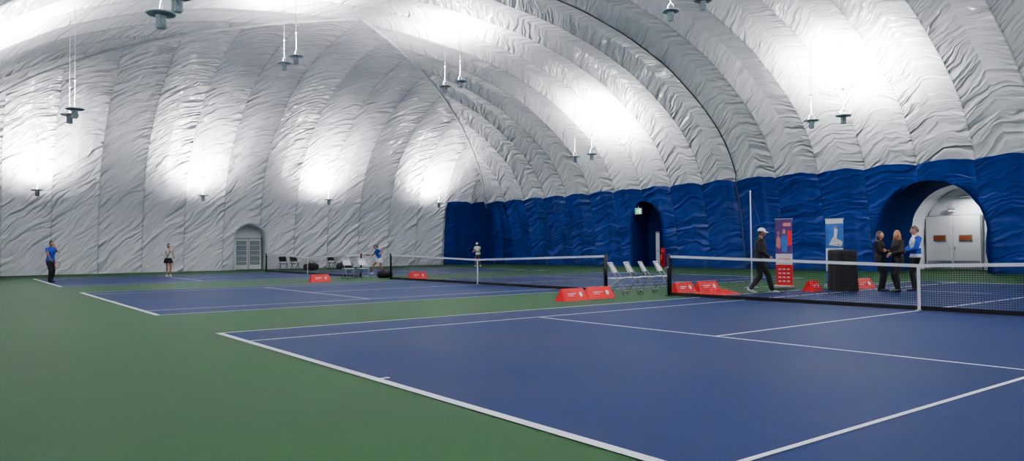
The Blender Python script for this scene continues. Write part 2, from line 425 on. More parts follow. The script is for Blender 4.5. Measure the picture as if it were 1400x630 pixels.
mb=MB(); mb.cyl((0,0,.25),(0,0,.75),.09,'red_vinyl',16); mb.ell((0,0,.75),(.09,.09,.07),'red_vinyl'); mb.cyl((0,0,.8),(0,0,.9),.03,'black_metal',10)
mb.tube([(0,0,.88),(.12,-.02,.85),(.12,-.03,.5)],.015,'black_metal',8); mb.box((0,0,.9),(.04,.16,.03),'black_metal'); mb.box((0,.1,.6),(.3,.03,1.2),'red_vinyl',bev=.01); mb.box((0,.02,.02),(.34,.3,.04),'black_metal',bev=.01)
mb.obj('fire_extinguisher',(-18.3,YMAX-1.2,0))
# ------------------------------------------------------------------ seam cable
def side_pt(x,t,offs=.05):
    a=float(prof_a(t)); return (x,YMAX-t-offs*-float(np.interp(a,AT,NT)),float(np.interp(a,AT,ZZ))-offs*float(np.interp(a,AT,NZ)))
mb=MB()
tl=[float(np.interp(a,AT,TT)) for a in np.linspace(.0,AT[-1],60)]
mb.tube([side_pt(-13.0,t,.28 if side_pt(0,t)[2]<5.2 else .05) for t in tl],.03,'rope_dark',8)
mb.obj('dome_cable')
mb=MB()
for sy in (1,0):
    pts=[]
    for t in tl:
        a=float(prof_a(t)); z=float(np.interp(a,AT,ZZ))-.03; x=XMIN+t/KE+.03; y=(YMAX-t-.03) if sy else (YMIN+t+.03)
        if z>5.0: pts.append((x,y,z))
    mb.tube(pts,[.07+.03*math.sin(i*2.1) for i in range(len(pts))],'white_vinyl',8)
mb.obj('trim_hip_seam')
# ------------------------------------------------------------------ lamps
def lamp_mesh():
    mb=MB(); X=V((1,0,0));Y=V((0,1,0))
    def rev(prof,m,n=28): mb.loft([((0,0,z),X*r_,Y*r_) for r_,z in prof],m,n,True,False)
    rev([(.001,-.34),(.075,-.34),(.09,-.32),(.09,-.12),(.11,-.10),(.11,-.03)],'lamp_grey')
    rev([(.11,-.03),(.28,-.025),(.32,0),(.32,.03),(.29,.035),(.20,.03)],'lamp_grey')
    for k in range(10):
        a=k*math.pi/5; mb.box((.095*math.cos(a),.095*math.sin(a),-.22),(.03,.012,.20),'lamp_grey',R=Matrix.Rotation(a,3,'Z'))
    rev([(.20,.03),(.18,-.005),(.10,-.01),(.001,-.01)],'lamp_lens')
    return mb
lm=lamp_mesh()
def ceil_z(x,y):
    t=min(YMAX-y,y-YMIN,KE*(x-XMIN),KE*(XMAX-x)); return float(np.interp(prof_a(t),AT,ZZ))
def lamp(x,y,z,wide,beam,tilt=None,bsize=105):
    mb=MB(); mb.v=list(lm.v); mb.f=list(lm.f); mb.m=list(lm.m); mb.names=list(lm.names); mb.sm=list(lm.sm)
    cz=ceil_z(x,y)-z-.02; hh=min(1.1,cz*.7)
    mb.tube([(.13,0,.03),(.13,0,.22),(0,0,.34)],.007,'cable_grey',5); mb.tube([(-.13,0,.03),(-.13,0,.22),(0,0,.34)],.007,'cable_grey',5)
    mb.tube([(0,0,.34),(0,0,cz)],.010,'cable_grey',6); mb.cyl((0,0,hh-.07),(0,0,hh+.07),.035,'cable_grey',10)
    o=mb.obj('pendant_uplight',(x,y,z))
    d=V(tilt if tilt else (0,0,1)).normalized()
    for nm,pw,sz in (('uplight_bulb',wide,180),('uplight_reflector',beam,bsize)):
        ld=bpy.data.lights.new(nm,'SPOT'); ld.energy=pw; ld.spot_size=math.radians(sz); ld.spot_blend=1.0; ld.shadow_soft_size=.18; ld.color=(1,.985,.985)
        lo=bpy.data.objects.new(nm,ld); COL.objects.link(lo); lo.parent=o; lo.location=(0,0,.07); lo.rotation_euler=d.to_track_quat('-Z','Y').to_euler()
for x in (-19.3,-4.0,10.4,24.5):
    for y,z,tl_,pw,bm in ((.35,6.6,(0,-.75,1),950,3600),(8.8,9.8,None,1100,2700),(17.4,9.8,None,1100,2700),(26.5,6.7,(0,.75,1),950,3600)):
        for dx in (0,-1.45): lamp(x+dx,y,z,pw,bm,tl_)
for y in (.55,9.2,17.4,26.2):
    lamp(-35.7,y,4.7,650,2200,(-.40,0,1),125)
    lamp(34.0,y,4.7,650,2200,(.40,0,1),125)
ld=bpy.data.lights.new('tunnel_bulb','AREA'); ld.energy=50; ld.size=.4; lo=bpy.data.objects.new('tunnel_bulb',ld); COL.objects.link(lo)
mb=MB(); mb.box((0,0,0),(.6,.3,.08),'white_plastic',bev=.02); mb.tube([(0,0,.04),(0,0,.44)],.015,'steel',6); tl_o=mb.obj('tunnel_luminaire',(-3.0,YMAX+3.3,3.60))
lo.parent=tl_o; lo.location=(0,0,-.07)
# ------------------------------------------------------------------ folding chairs
def folding_chair(frame,seat):
    mb=MB() # faces +y
    for s_ in (-1,1):
        x=.21*s_
        mb.tube([(x,.22,0),(x,.10,.38),(x,-.16,.80),(x,-.185,.86)],.013,frame,8)
        mb.tube([(x*.9,-.24,0),(x*.9,-.02,.30),(x*.9,.16,.45)],.013,frame,8)
        mb.ell((x,.22,.014),(.02,.02,.014),'black_metal'); mb.ell((x*.9,-.24,.014),(.02,.02,.014),'black_metal')
    mb.tube([(-.21,-.185,.86),(.21,-.185,.86)],.013,frame,8)
    mb.tube([(-.21,.19,.10),(.21,.19,.10)],.009,frame,8); mb.tube([(-.19,-.18,.08),(.19,-.18,.08)],.009,frame,8)
    vs=[];fs=[];n=7
    for top in (0,1):
        for i in range(n):
            for j in range(n):
                u=i/(n-1)*2-1; w=j/(n-1)*2-1
                vs.append((.205*u*(1-.06*max(0,w)),.21*w,.445+.012*top*1.6-.014*(1-u*u)*(1-w*w)+(.0)))
    for t_ in (0,1):
        o=t_*n*n
        for i in range(n-1):
            for j in range(n-1):
                q=(o+i*n+j,o+(i+1)*n+j,o+(i+1)*n+j+1,o+i*n+j+1); fs.append(q if t_ else q[::-1])
    bd=[i*n for i in range(n)]+[(n-1)*n+j for j in range(1,n)]+[i*n+n-1 for i in range(n-2,-1,-1)]+[j for j in range(n-2,0,-1)]
    for a,b in zip(bd,bd[1:]+bd[:1]): fs.append((a,b,b+n*n,a+n*n))
    mb.add(vs,fs,seat,True)
    vs=[];fs=[]; n=9
    for k,off in enumerate((0,.014)):
        for i in range(n):
            u=i/(n-1)*2-1
            for z in (.60,.65,.84,.89):
                e=.97 if z in(.60,.89) else 1
                vs.append((.225*u*e,-.085-(z-.64)*.5-.03*(1-u*u)-off,z))
    for k in (0,1):
        for i in range(n-1):
            for j in range(3):
                o=k*n*4; q=(o+i*4+j,o+(i+1)*4+j,o+(i+1)*4+j+1,o+i*4+j+1); fs.append(q if not k else q[::-1])
    for i in range(n-1):
        for j in (0,3): fs.append((i*4+j,(i+1)*4+j,n*4+(i+1)*4+j,n*4+i*4+j))
    for i in (0,n-1):
        for j in range(3): fs.append((i*4+j,i*4+j+1,n*4+i*4+j+1,n*4+i*4+j))
    mb.add(vs,fs,seat,True)
    return mb
fc=folding_chair('grey_plastic','white_plastic').mesh('folding_chair'); fb=folding_chair('black_metal','black_cloth').mesh('folding_chair_black')
for x,y,a in ((-2.35,11.40,-62),(-2.3,11.98,-64),(-2.4,12.66,-60),(-2.35,13.26,-66)): inst(fc,'folding_chair',(x,y,0),math.radians(a))
for x,y,a in ((-18.6,10.9,-80),(-18.5,11.6,-84)): inst(fc,'folding_chair',(x,y,0),math.radians(a))
for x,y,a in ((-32.9,13.2,-90),(-32.9,13.9,-84),(-33.0,16.4,-86)): inst(fb,'folding_chair',(x,y,0),math.radians(a))
def bag(name,loc,rz,m,sc=1.0):
    mb=MB(); X=V((1,0,0));Z=V((0,0,1)); mb.M=Matrix.Scale(sc,4)
    mb.loft([((0,-.38,.16),X*.05,Z*.05),((0,-.34,.16),X*.14,Z*.14),((0,0,.17),X*.17,Z*.165),((0,.34,.16),X*.14,Z*.14),((0,.38,.16),X*.05,Z*.05)],m,16)
    mb.tube([(.05,-.18,.3),(.03,-.1,.42),(.03,.1,.42),(.05,.18,.3)],.014,'black_cloth',6); mb.box((0,0,.34),(.03,.5,.012),'grey_plastic')
    mb.obj(name,loc,rz)
bag('sports_bag',(-32.7,14.9,0),.4,'black_cloth',1.4); bag('sports_bag',(-33.0,17.3,0),-.5,'navy_cloth',1.4); bag('sports_bag',(-18.2,12.5,0),.1,'black_cloth',1.0)
# ------------------------------------------------------------------ red court-side tent signs
def tent():
    mb=MB(); L=.44; w=.17; h=.30
    vs=[(w,-L,0),(w,L,0),(.02,L-.07,h),(.02,-L+.07,h),(-w,-L,0),(-w,L,0),(-.02,L-.07,h),(-.02,-L+.07,h)]
    mb.add(vs,[(0,1,2,3),(5,4,7,6),(3,2,6,7),(1,5,6,2),(4,0,3,7)],'red_vinyl')
    for s_ in (1,-1):
        def P(a,b): return V((s_*(w+(.02-w)*b+.004),a*s_,h*b+.002))
        c0=.22; n=14
        mb.poly([P(c0+.055*math.cos(2*math.pi*k/n),.5+.2*math.sin(2*math.pi*k/n)) for k in range(n)],'white_cloth')
        for a0,a1,b0,b1 in ((-.24,.06,.54,.60),(-.24,-.04,.40,.44)): mb.quad(P(a0,b0),P(a1,b0),P(a1,b1),P(a0,b1),'white_cloth')
    return mb
tm_=tent().mesh('courtside_sign')
for x,y,a,z in ((-1.5,8.95,4,0),(-1.6,9.95,-3,0),(-1.6,13.25,3,0),(-1.55,14.25,-4,0),(.62,16.2,15,ZC),(.95,18.3,-8,ZC),(-16.8,8.8,0,0),(-16.3,13.1,0,0)): inst(tm_,'courtside_sign',(x,y,z),math.radians(a))
n=44; vs=[];fs=[]
for i in range(n):
    for j in range(n):
        u=i/(n-1)*2-1; w=j/(n-1)*2-1; e=max(0,1-(u*u)**1.5)*max(0,1-(w*w)**1.5)
        rr=1+.12*noise.noise(V((u*2,w*2,3)))
        z=.004+e*(.06+.12*abs(noise.noise(V((u*2.6,w*2.2,.3))))+.09*noise.noise(V((u*6,w*5,1.7))))
        vs.append((.42*u*rr,.66*w*rr,max(.002,z)))
for i in range(n-1):
    for j in range(n-1): fs.append((i*n+j,(i+1)*n+j,(i+1)*n+j+1,i*n+j+1))
mb=MB(); mb.add(vs,fs,'red_fabric',True); mb.obj('crumpled_red_banner',(-.45,13.3,ZC),.15)
# ------------------------------------------------------------------ lectern draped in black
mb=MB()
n=40
def ring(z,hx,hy,fold):
    out=[]
    for i in range(n):
        a=2*math.pi*i/n; c,s=math.cos(a),math.sin(a); q=(abs(c)**6+abs(s)**6)**(-1/6)
        f=1+fold*math.sin(i*2*math.pi/n*9)
        out.append((hx*c*q*f,hy*s*q*f,z))
    return out
vs=[]
lev=[(0,.40,.30,.035),(.3,.39,.29,.03),(.7,.375,.28,.02),(1.05,.37,.275,.01),(1.13,.36,.27,0),(1.165,.33,.24,0),(1.17,.0,.0,0)]
for z,hx,hy,f in lev: vs+=ring(z,hx,hy,f)
fs=[]
for k_ in range(len(lev)-1):
    for i in range(n): fs.append((k_*n+i,k_*n+(i+1)%n,(k_+1)*n+(i+1)%n,(k_+1)*n+i))
mb.add(vs,fs,'black_cloth',True); mb.tube([(.1,0,1.17),(.12,-.02,1.24),(.05,-.1,1.3)],.008,'black_metal',6); mb.ell((.04,-.12,1.31),(.018,.03,.018),'black_metal')
mb.obj('draped_lectern',(1.1,16.95,ZC),math.radians(-30))
# ------------------------------------------------------------------ roll-up banners
def rollup(kind):
    mb=MB(); H=2.1
    mb.M=Matrix.Diagonal((.87,1,1,1))
    mb.box((0,0,.05),(.70,.18,.09),'steel',bev=.02); mb.box((-.22,0,.01),(.06,.34,.02),'steel'); mb.box((.22,0,.01),(.06,.34,.02),'steel')
    mb.tube([(0,.04,.08),(0,.04,H)],.01,'steel',8); mb.box((0,.02,H),(.66,.03,.03),'steel')
    w=.31
    def q(x0,x1,z0,z1,m,y=-.0): mb.quad((x0,y,z0),(x1,y,z0),(x1,y,z1),(x0,y,z1),m)
    q(-w,w,.09,H,'white_cloth',.006)
    if kind==0:
        q(-w,w,1.05,H-.01,'print_purple'); q(-w,w,.09,.72,'red_vinyl')
        mb.poly([(-.05,-.003,1.1),(.12,-.003,1.1),(.16,-.003,1.45),(.1,-.003,1.62),(-.08,-.003,1.6),(-.12,-.003,1.4)],'print_blue')
        mb.poly([(.02+.06*math.cos(t),-.004,1.72+.08*math.sin(t)) for t in np.linspace(0,6.28,15)[:-1]],'skin_light')
        mb.poly([(-.28,-.003,1.25),(-.13,-.003,1.2),(-.12,-.003,1.5),(-.2,-.003,1.62),(-.27,-.003,1.5)],'print_pink')
        mb.poly([(-.2+.045*math.cos(t),-.004,1.68+.06*math.sin(t)) for t in np.linspace(0,6.28,15)[:-1]],'skin_tan')
        q(-.02,.27,1.88,1.98,'print_pink',-.003); q(.14,.29,1.3,1.75,'red_vinyl',-.003)
        for k in range(4):
            for j in range(3): q(-.22+.16*j,-.11+.16*j,.2+.12*k,.24+.12*k,'white_cloth',-.003)
        q(-.24,.24,.82,.90,'red_vinyl',-.003)
    else:
        q(-w,w,1.2,1.95,'print_blue'); mb.poly([(-.2,-.003,1.3),(.25,-.003,1.25),(.28,-.003,1.4),(-.05,-.003,1.55)],'cream_cloth')
        mb.poly([(-.02,-.003,1.5),(.08,-.003,1.5),(.12,-.003,1.78),(0,-.003,1.82)],'white_cloth')
        mb.poly([(.06+.04*math.cos(t),-.004,1.86+.05*math.sin(t)) for t in np.linspace(0,6.28,13)[:-1]],'skin_light')
        q(-.22,.1,1.1,1.15,'navy_cloth',-.003); q(-.22,.2,.95,1.0,'navy_cloth',-.003)
        q(-w,w,.09,.5,'print_blue',-.002)
    return mb
rollup(0).obj('rollup_banner',(-.62,16.75,ZC),math.radians(4)); rollup(1).obj('rollup_banner',(.18,18.2,ZC),math.radians(8))
# ------------------------------------------------------------------ tall pole with cable
mb=MB(); mb.cyl((0,0,0),(0,0,2.97),.025,'white_paint',12,.018); mb.ell((0,0,2.98),(.03,.03,.03),'white_plastic')
mb.cyl((0,0,0),(0,0,.05),.2,'grey_plastic',20); mb.cyl((0,0,.05),(0,0,.12),.06,'grey_plastic',14)
mb.tube([(0,0,2.9),(.12,.08,2.4),(.3,.2,1.7),(.38,.25,1.1),(.40,.26,.5),(.42,.28,.02)],.010,'rope_dark',6)
mb.obj('light_stand_pole',(-1.45,16.3,0))
# ------------------------------------------------------------------ racket
def racket(mb,M,frame='racket_frame'):
    old=mb.M; mb.M=old@M
    mb.tube([(0,-.10,0),(0,.10,0)],.016,'black_cloth',8,round_=True)
    mb.tube([(0,.10,0),(0,.20,0)],.011,frame,8)
    mb.tube([(0,.18,0),(-.045,.30,0)],.009,frame,6); mb.tube([(0,.18,0),(.045,.30,0)],.009,frame,6)
    n=26; pts=[(.13*math.sin(2*math.pi*i/n),.42+.165*-math.cos(2*math.pi*i/n),0) for i in range(n+1)]
    mb.tube(pts,.011,frame,6)
    for k in range(-6,7):
        x=k*.019; h=.16*math.sqrt(max(0,1-(x/.13)**2)); mb.tube([(x,.42-h,0),(x,.42+h,0)],.0012,'white_plastic',4)
    for k in range(-7,8):
        y=k*.021; w=.125*math.sqrt(max(0,1-(y/.165)**2)); mb.tube([(-w,.42+y,0),(w,.42+y,0)],.0012,'white_plastic',4)
    mb.M=old
# ------------------------------------------------------------------ people
def ik(a,b,l1,l2,hint):
    a=V(a);b=V(b);d=b-a;L=d.length
    if L>(l1+l2)*.995: b=a+d*((l1+l2)*.995/L); d=b-a; L=d.length
    q=(l1*l1-l2*l2+L*L)/(2*L); h=math.sqrt(max(0,l1*l1-q*q)); dn=d/L
    hh=V(hint); hh=(hh-dn*hh.dot(dn)).normalized()
    return a+dn*q+hh*h, b
def head(mb,c,R,skin,hair,style,cap=None):
    c=V(c); nu,nv=36,26; vs=[];fs=[];rx,ry,rz=.078,.098,.120
    def surf(dx,dy,dz,k=1.0):
        x,y,z=dx*rx,dy*ry,dz*rz
        if dz<0: x*=1-.30*(-dz)**1.6; y=y*(1-.22*(-dz)**1.5)+ (.012*(-dz))
        if dy>0:
            y+=.024*math.exp(-((dx/.17)**2+((dz+.14)/.17)**2))*dy
            y+=.010*math.exp(-((dx/.12)**2+((dz-.03)/.22)**2))*dy
            for s_ in (-1,1): y-=.010*math.exp(-(((dx-s_*.40)/.17)**2+((dz-.02)/.12)**2))
            y+=.006*math.exp(-((dx/.5)**2+((dz-.2)/.09)**2))
            y+=.006*math.exp(-((dx/.28)**2+((dz+.50)/.09)**2))
            y+=.008*math.exp(-((dx/.3)**2+((dz+.85)/.15)**2))
        return V((x*k,y*k,z*k))
    for j in range(nv+1):
        ph=math.pi*j/nv-math.pi/2
        for i in range(nu):
            a=2*math.pi*i/nu; vs.append(c+R@surf(math.cos(ph)*math.cos(a),math.cos(ph)*math.sin(a),math.sin(ph)))
    for j in range(nv):
        for i in range(nu): fs.append((j*nu+i,j*nu+(i+1)%nu,(j+1)*nu+(i+1)%nu,(j+1)*nu+i))
    mb.add(vs,fs,skin,True)
    for s_ in (-1,1):
        mb.ell(c+R@V((s_*.030,.082,.002)),(.012,.010,.008),'eye_white',R,10,6); mb.ell(c+R@V((s_*.030,.090,.002)),(.0055,.004,.0055),'eye_dark',R,8,6)
        mb.tube([c+R@V((s_*.018,.096,.020)),c+R@V((s_*.032,.096,.024)),c+R@V((s_*.046,.088,.019))],.0035,hair,6)
        mb.ell(c+R@V((s_*.078,-.005,-.008)),(.010,.020,.031),skin,R,10,8)
    mb.ell(c+R@V((0,.094,-.060)),(.023,.009,.0065),'lips',R,12,6)
    vs=[];fs=[];idx={}
    def keep(dx,dy,dz):
        if style=='short': return dz>(.12+.5*dy if dy>0 else .12+.72*dy) 
        return dz>(.45*dy+.18 if dy>0 else -.85+ .5*(1+dy)*.9)
    for j in range(nv+1):
        ph=math.pi*j/nv-math.pi/2
        for i in range(nu):
            a=2*math.pi*i/nu; d=(math.cos(ph)*math.cos(a),math.cos(ph)*math.sin(a),math.sin(ph))
            k=1.10+.03*noise.noise(V(d)*5)
            vs.append(c+R@(V((d[0]*rx,d[1]*ry,d[2]*rz))*k+V((0,-.003,.003))))
            idx[(i,j)]=keep(*d)
    for j in range(nv):
        for i in range(nu):
            q=((i,j),((i+1)%nu,j),((i+1)%nu,j+1),(i,j+1))
            if sum(idx[p] for p in q)>=3: fs.append(tuple(p[1]*nu+p[0] for p in q))
    mb.add(vs,fs,hair,True)
    if style=='long':
        X=R@V((1,0,0));Y=R@V((0,1,0))
        mb.loft([(c+R@V((0,-.03,.06)),X*.075,Y*.07),(c+R@V((0,-.045,-.03)),X*.092,Y*.07),(c+R@V((0,-.06,-.12)),X*.098,Y*.055),(c+R@V((0,-.075,-.21)),X*.10,Y*.045),(c+R@V((0,-.085,-.29)),X*.075,Y*.03),(c+R@V((0,-.085,-.34)),X*.03,Y*.015)],hair,14)
        for s_ in (-1,1):
            mb.tube([c+R@V((s_*.062,.02,.05)),c+R@V((s_*.084,.02,-.04)),c+R@V((s_*.085,.025,-.13)),c+R@V((s_*.075,.05,-.23))],[.018,.022,.024,.008],hair,8,round_=True)
    if style=='pony':
        mb.tube([c+R@V((0,-.09,.05)),c+R@V((0,-.14,.05)),c+R@V((0,-.17,-.03)),c+R@V((0,-.16,-.14))],[.02,.03,.03,.008],hair,10,round_=True)
    if cap:
        vs=[];fs=[];m_=10
        for j in range(m_+1):
            ph=math.pi/2*j/m_
            for i in range(24):
                a=2*math.pi*i/24; vs.append(c+R@V((.091*math.cos(ph)*math.cos(a),.112*math.cos(ph)*math.sin(a)-.004,.042+.098*math.sin(ph))))
        for j in range(m_):
            for i in range(24): fs.append((j*24+i,j*24+(i+1)%24,(j+1)*24+(i+1)%24,(j+1)*24+i))
        if style!='visor': mb.add(vs,fs,cap,True)
        vs=[];fs=[]
        for q,(rr,dz) in enumerate(((1.0,.0),(1.35,-.006),(1.62,-.016))):
            for i in range(13):
                a=math.radians(20+140*i/12); k=rr if q==0 else 1+(rr-1)*math.sin(math.pi*(i/12))**.6
                vs.append(c+R@V((.091*math.cos(a)*min(k,1.08),.112*math.sin(a)*k,.046+dz)))
        nq=len(vs); vs+=[v+R@V((0,0,-.006)) for v in vs]
        for o,fl in ((0,0),(nq,1)):
            for q in range(2):
                for i in range(12):
                    f=(o+q*13+i,o+q*13+i+1,o+(q+1)*13+i+1,o+(q+1)*13+i); fs.append(f[::-1] if fl else f)
        for i in range(12): fs.append((26+i,26+i+1,nq+26+i+1,nq+26+i))
        mb.add(vs,fs,cap,True)
def hand(mb,wrist,dirv,back,side,skin,curl=.5):
    y=V(dirv).normalized(); z=V(back); z=(z-y*z.dot(y)).normalized(); x=y.cross(z)*1.0
    Mx=Matrix(((x.x,y.x,z.x),(x.y,y.y,z.y),(x.z,y.z,z.z))).to_4x4(); Mx.translation=V(wrist)
    old=mb.M; mb.M=old@Mx
    X=V((1,0,0));Z=V((0,0,1))
    mb.loft([((0,-.03,0),X*.026,Z*.020),((0,0,0),X*.027,Z*.018),((0,.03,0),X*.036,Z*.016),((0,.07,0),X*.041,Z*.014),((0,.093,-.002),X*.038,Z*.011)],skin,12)
    for i,(fx,L) in enumerate(((.031,.070),(.010,.078),(-.011,.072),(-.031,.056))):
        fx*=side; p=V((fx,.085,0)); pts=[p-V((0,.02,0)),p]; a=0
        for k_,seg in enumerate((.45,.32,.23)):
            a+=curl*(.75+.12*i)*(1 if k_ else .8); p=p+V((fx*.06,math.cos(a),-math.sin(a)))*L*seg; pts.append(p.copy())
        mb.tube(pts,[.0095,.0098,.009,.0082,.0065],skin,8,round_=True)
    p=V((.026*side,.018,-.004)); q=[p,p+V((.024*side,.022,-.012)),p+V((.036*side,.048,-.020-curl*.012)),p+V((.034*side,.072,-.026-curl*.024))]
    mb.tube(q,[.013,.012,.0105,.008],skin,8,round_=True)
    mb.M=old
def person(name,loc,face,height,P,O,voxel=.014):
    s=height/1.76; fem=O.get('fem',False)
    src=MB(); out=MB()
    lean=math.radians(P.get('lean',0)); side=math.radians(P.get('side',0)); hz=P.get('hipz',.945)
    Rl=Matrix.Rotation(-lean,3,'X')@Matrix.Rotation(side,3,'Y')@Matrix.Rotation(math.radians(P.get('twist',0)),3,'Z')
    Ri=Rl.inverted()
    pel=V((0,0,hz))
    def T(x,y,z): return pel+Rl@V((x,y,z-.93))
    shw=.178 if fem else .20; th=O.get('thick',0.012)
    X=Rl@V((1,0,0)); Y=Rl@V((0,1,0)); X0=V((1,0,0));Y0=V((0,1,0))
    wst=.86 if fem else 1.0; hp=1.04 if fem else 1.0
    def tr(z,rx,ry,y=0,low=False): 
        c=T(0,y,z); return (c,X*rx,Y*ry)
    hem=O.get('hem',.86)
    src.loft([(V((0,0,hz-.10)),X0*.09,Y0*.08),(V((0,0,hz-.06)),X0*.155*hp,Y0*.108),tr(.93,.165*hp,.115),tr(1.02,.145*hp,.105),tr(1.08,.13*wst,.095)],O['bottom'],20)
    t=th
    rings=[tr(hem,(.165*hp+t*1.4),.115+t*1.4),tr(hem+.02,(.17*hp+t*1.6),.12+t*1.6),tr(1.0,.152*hp+t,.108+t),tr(1.09,.138*wst+t,.10+t),tr(1.20,.150*(.95 if fem else 1.05)+t,.112+t,.004),tr(1.30,.165*(.95 if fem else 1.05)+t,.125+t+(.014 if fem else 0),.006),tr(1.38,.17*(.95 if fem else 1.03)+t,.108+t),tr(1.43,.145+t,.085+t,-.004),tr(1.465,.095+t,.068+t*.8,-.008),tr(1.49,.062+t*.6,.06+t*.6,-.004)]
    src.loft(rings,O['top'],22)
    src.loft([tr(1.42,.052,.054,-.005),tr(1.50,.050,.052,.0),tr(1.56,.050,.053,.008),tr(1.60,.045,.05,.012)],O['skin'],16)
    if O.get('hood'): src.loft([tr(1.44,.10,.07,-.05),tr(1.48,.11,.075,-.05),tr(1.52,.095,.06,-.045)],O['top'],16)
    out.M=Matrix.Scale(s,4)
    wrs=[]
    for sd in (1,-1):
        key='R' if sd>0 else 'L'
        sh=T(shw*sd,-.005,1.415)
        w_=V(P['w'+key]); el,w_=ik(sh,w_,.285,.255,P.get('e'+key,(sd*.5,-1,-.3)))
        slv=O.get('sleeve','long')
        a=t*.9
        sho=T(shw*.62*sd,-.005,1.42)
        if slv=='long':
            src.tube([sho,sh,sh.lerp(el,.5),el],[.058+a,.056+a,.049+a,.043+a],O['arm'] if 'arm' in O else O['top'],14,round_=True)
            src.tube([el,el.lerp(w_,.35),w_.lerp(el,.08)],[.043+a,.041+a,.031+a],O.get('arm',O['top']),14,round_=True)
        else:
            src.tube([sho,sh,sh.lerp(el,.5)],[.054+a*.7,.052+a*.7,.050+a*.7],O['top'],14,round_=False)
            src.tube([sh,sh.lerp(el,.5),el],[.045,.044,.037],O['skin'],14,round_=True)
            src.tube([el,el.lerp(w_,.3),w_],[.037,.038,.026],O['skin'],14,round_=True)
        src.tube([w_.lerp(el,.12),w_+(w_-el).normalized()*.02],[.026,.025],O['skin'],12,round_=True)
        wrs.append((key,sd,el,w_))
    for sd in (1,-1):
        key='R' if sd>0 else 'L'
        hip=V((.090*sd,0,hz-.03)); an=V(P['a'+key]); kn,an=ik(hip,an,.44,.415,P.get('k'+key,(0,1,0)))
        lg=O.get('legs','long')
        fem_=1.04 if fem else 1
        b=O.get('pt',.008)
        if lg=='long':
            src.tube([hip+V((0,0,.03)),hip.lerp(kn,.3),hip.lerp(kn,.7),kn],[.088*fem_+b,.086*fem_+b,.068+b,.058+b],O['bottom'],16,round_=True)
            src.tube([kn,kn.lerp(an,.3),kn.lerp(an,.7),an.lerp(kn,.05)],[.058+b,.059+b,.046+b,.040+b*1.6],O['bottom'],16,round_=True)
        else:
            f=.62 if lg=='shorts' else .25
            src.tube([hip+V((0,0,.03)),hip.lerp(kn,.3),hip.lerp(kn,f)],[.09*fem_+.012,.092*fem_+.014,.088*fem_+.014],O['bottom'],16)
            src.tube([hip,hip.lerp(kn,.3),hip.lerp(kn,.7),kn],[.084,.080,.064,.054],O['skin'],16,round_=True)
            src.tube([kn,kn.lerp(an,.3),kn.lerp(an,.7),an],[.053,.056,.041,.034],O['skin'],16,round_=True)
            src.tube([an.lerp(kn,.22),an],[.041,.038],'shoe_white',14)
        fd=V(P.get('f'+key,(0.08*sd,1,0))).normalized(); rt=fd.cross(V((0,0,1))).normalized(); upv=rt.cross(fd)
        def fp(a_,z_): return an+fd*a_+upv*z_
        src.loft([(fp(-.075,-.045),rt*.018,upv*.02),(fp(-.06,-.035),rt*.034,upv*.042),(fp(0,-.028),rt*.040,upv*.052),(fp(.07,-.042),rt*.046,upv*.038),(fp(.14,-.052),rt*.048,upv*.028),(fp(.185,-.056),rt*.034,upv*.022),(fp(.20,-.058),rt*.014,upv*.012)],O['shoe'],16)
    if O.get('legs')=='skirt':
        src.loft([(V((0,0,hz+.10)),X0*.15,Y0*.11),(V((0,0,hz)),X0*.19,Y0*.14),(V((0,0,hz-.2)),X0*.25,Y0*.2),(V((0,0,hz-.21)),X0*.22,Y0*.17)],O['bottom'],24)
    me=src.mesh('tmp'); to=bpy.data.objects.new('tmp',me); COL.objects.link(to)
    md=to.modifiers.new('r','REMESH'); md.mode='VOXEL'; md.voxel_size=voxel; md.use_smooth_shade=True
    sm=to.modifiers.new('s','SMOOTH'); sm.factor=.5; sm.iterations=3
    dg=bpy.context.evaluated_depsgraph_get(); ev=to.evaluated_get(dg).to_mesh()
    vs=[v.co.copy() for v in ev.vertices]; fs=[tuple(p.vertices) for p in ev.polygons]
    bv=BVHTree.FromPolygons([V(v) for v in src.v],src.f)
    groups={}
    band=O.get('band')
    for f in fs:
        c=sum((vs[i] for i in f),V((0,0,0)))/len(f); h=bv.find_nearest(c); lab=src.names[src.m[h[2]]]
        q=Ri@(c-pel); zt=q.z+.93
        if abs(q.x)<.24 and abs(q.y)<.19:
            if lab==O['bottom'] and zt>hem+.01: lab=O['top']
            elif lab==O['top'] and zt<hem: lab=O['bottom']
            if band and lab==O['top'] and band[0]<zt<band[1]: lab=band[2]
        groups.setdefault(lab,[]).append(f)
    to.evaluated_get(dg).to_mesh_clear(); bpy.data.objects.remove(to); bpy.data.meshes.remove(me)
    zmin=min(v.z for v in vs)
    o=len(out.v); out.v+= [tuple(out.M@v) for v in vs]
    for mname,ff in groups.items():
        k_=out.mi(mname)
        for f in ff: out.f.append(tuple(i+o for i in f)); out.m.append(k_); out.sm.append(True)
    hy,hp_=math.radians(P.get('hyaw',0)),math.radians(P.get('hpitch',0))
    Rh=(Matrix.Rotation(-lean*.4,3,'X')@Matrix.Rotation(hy,3,'Z')@Matrix.Rotation(hp_,3,'X'))
    head(out,T(0,.025,1.635),Rh,O['skin'],O['hair'],O.get('style','short'),O.get('cap'))
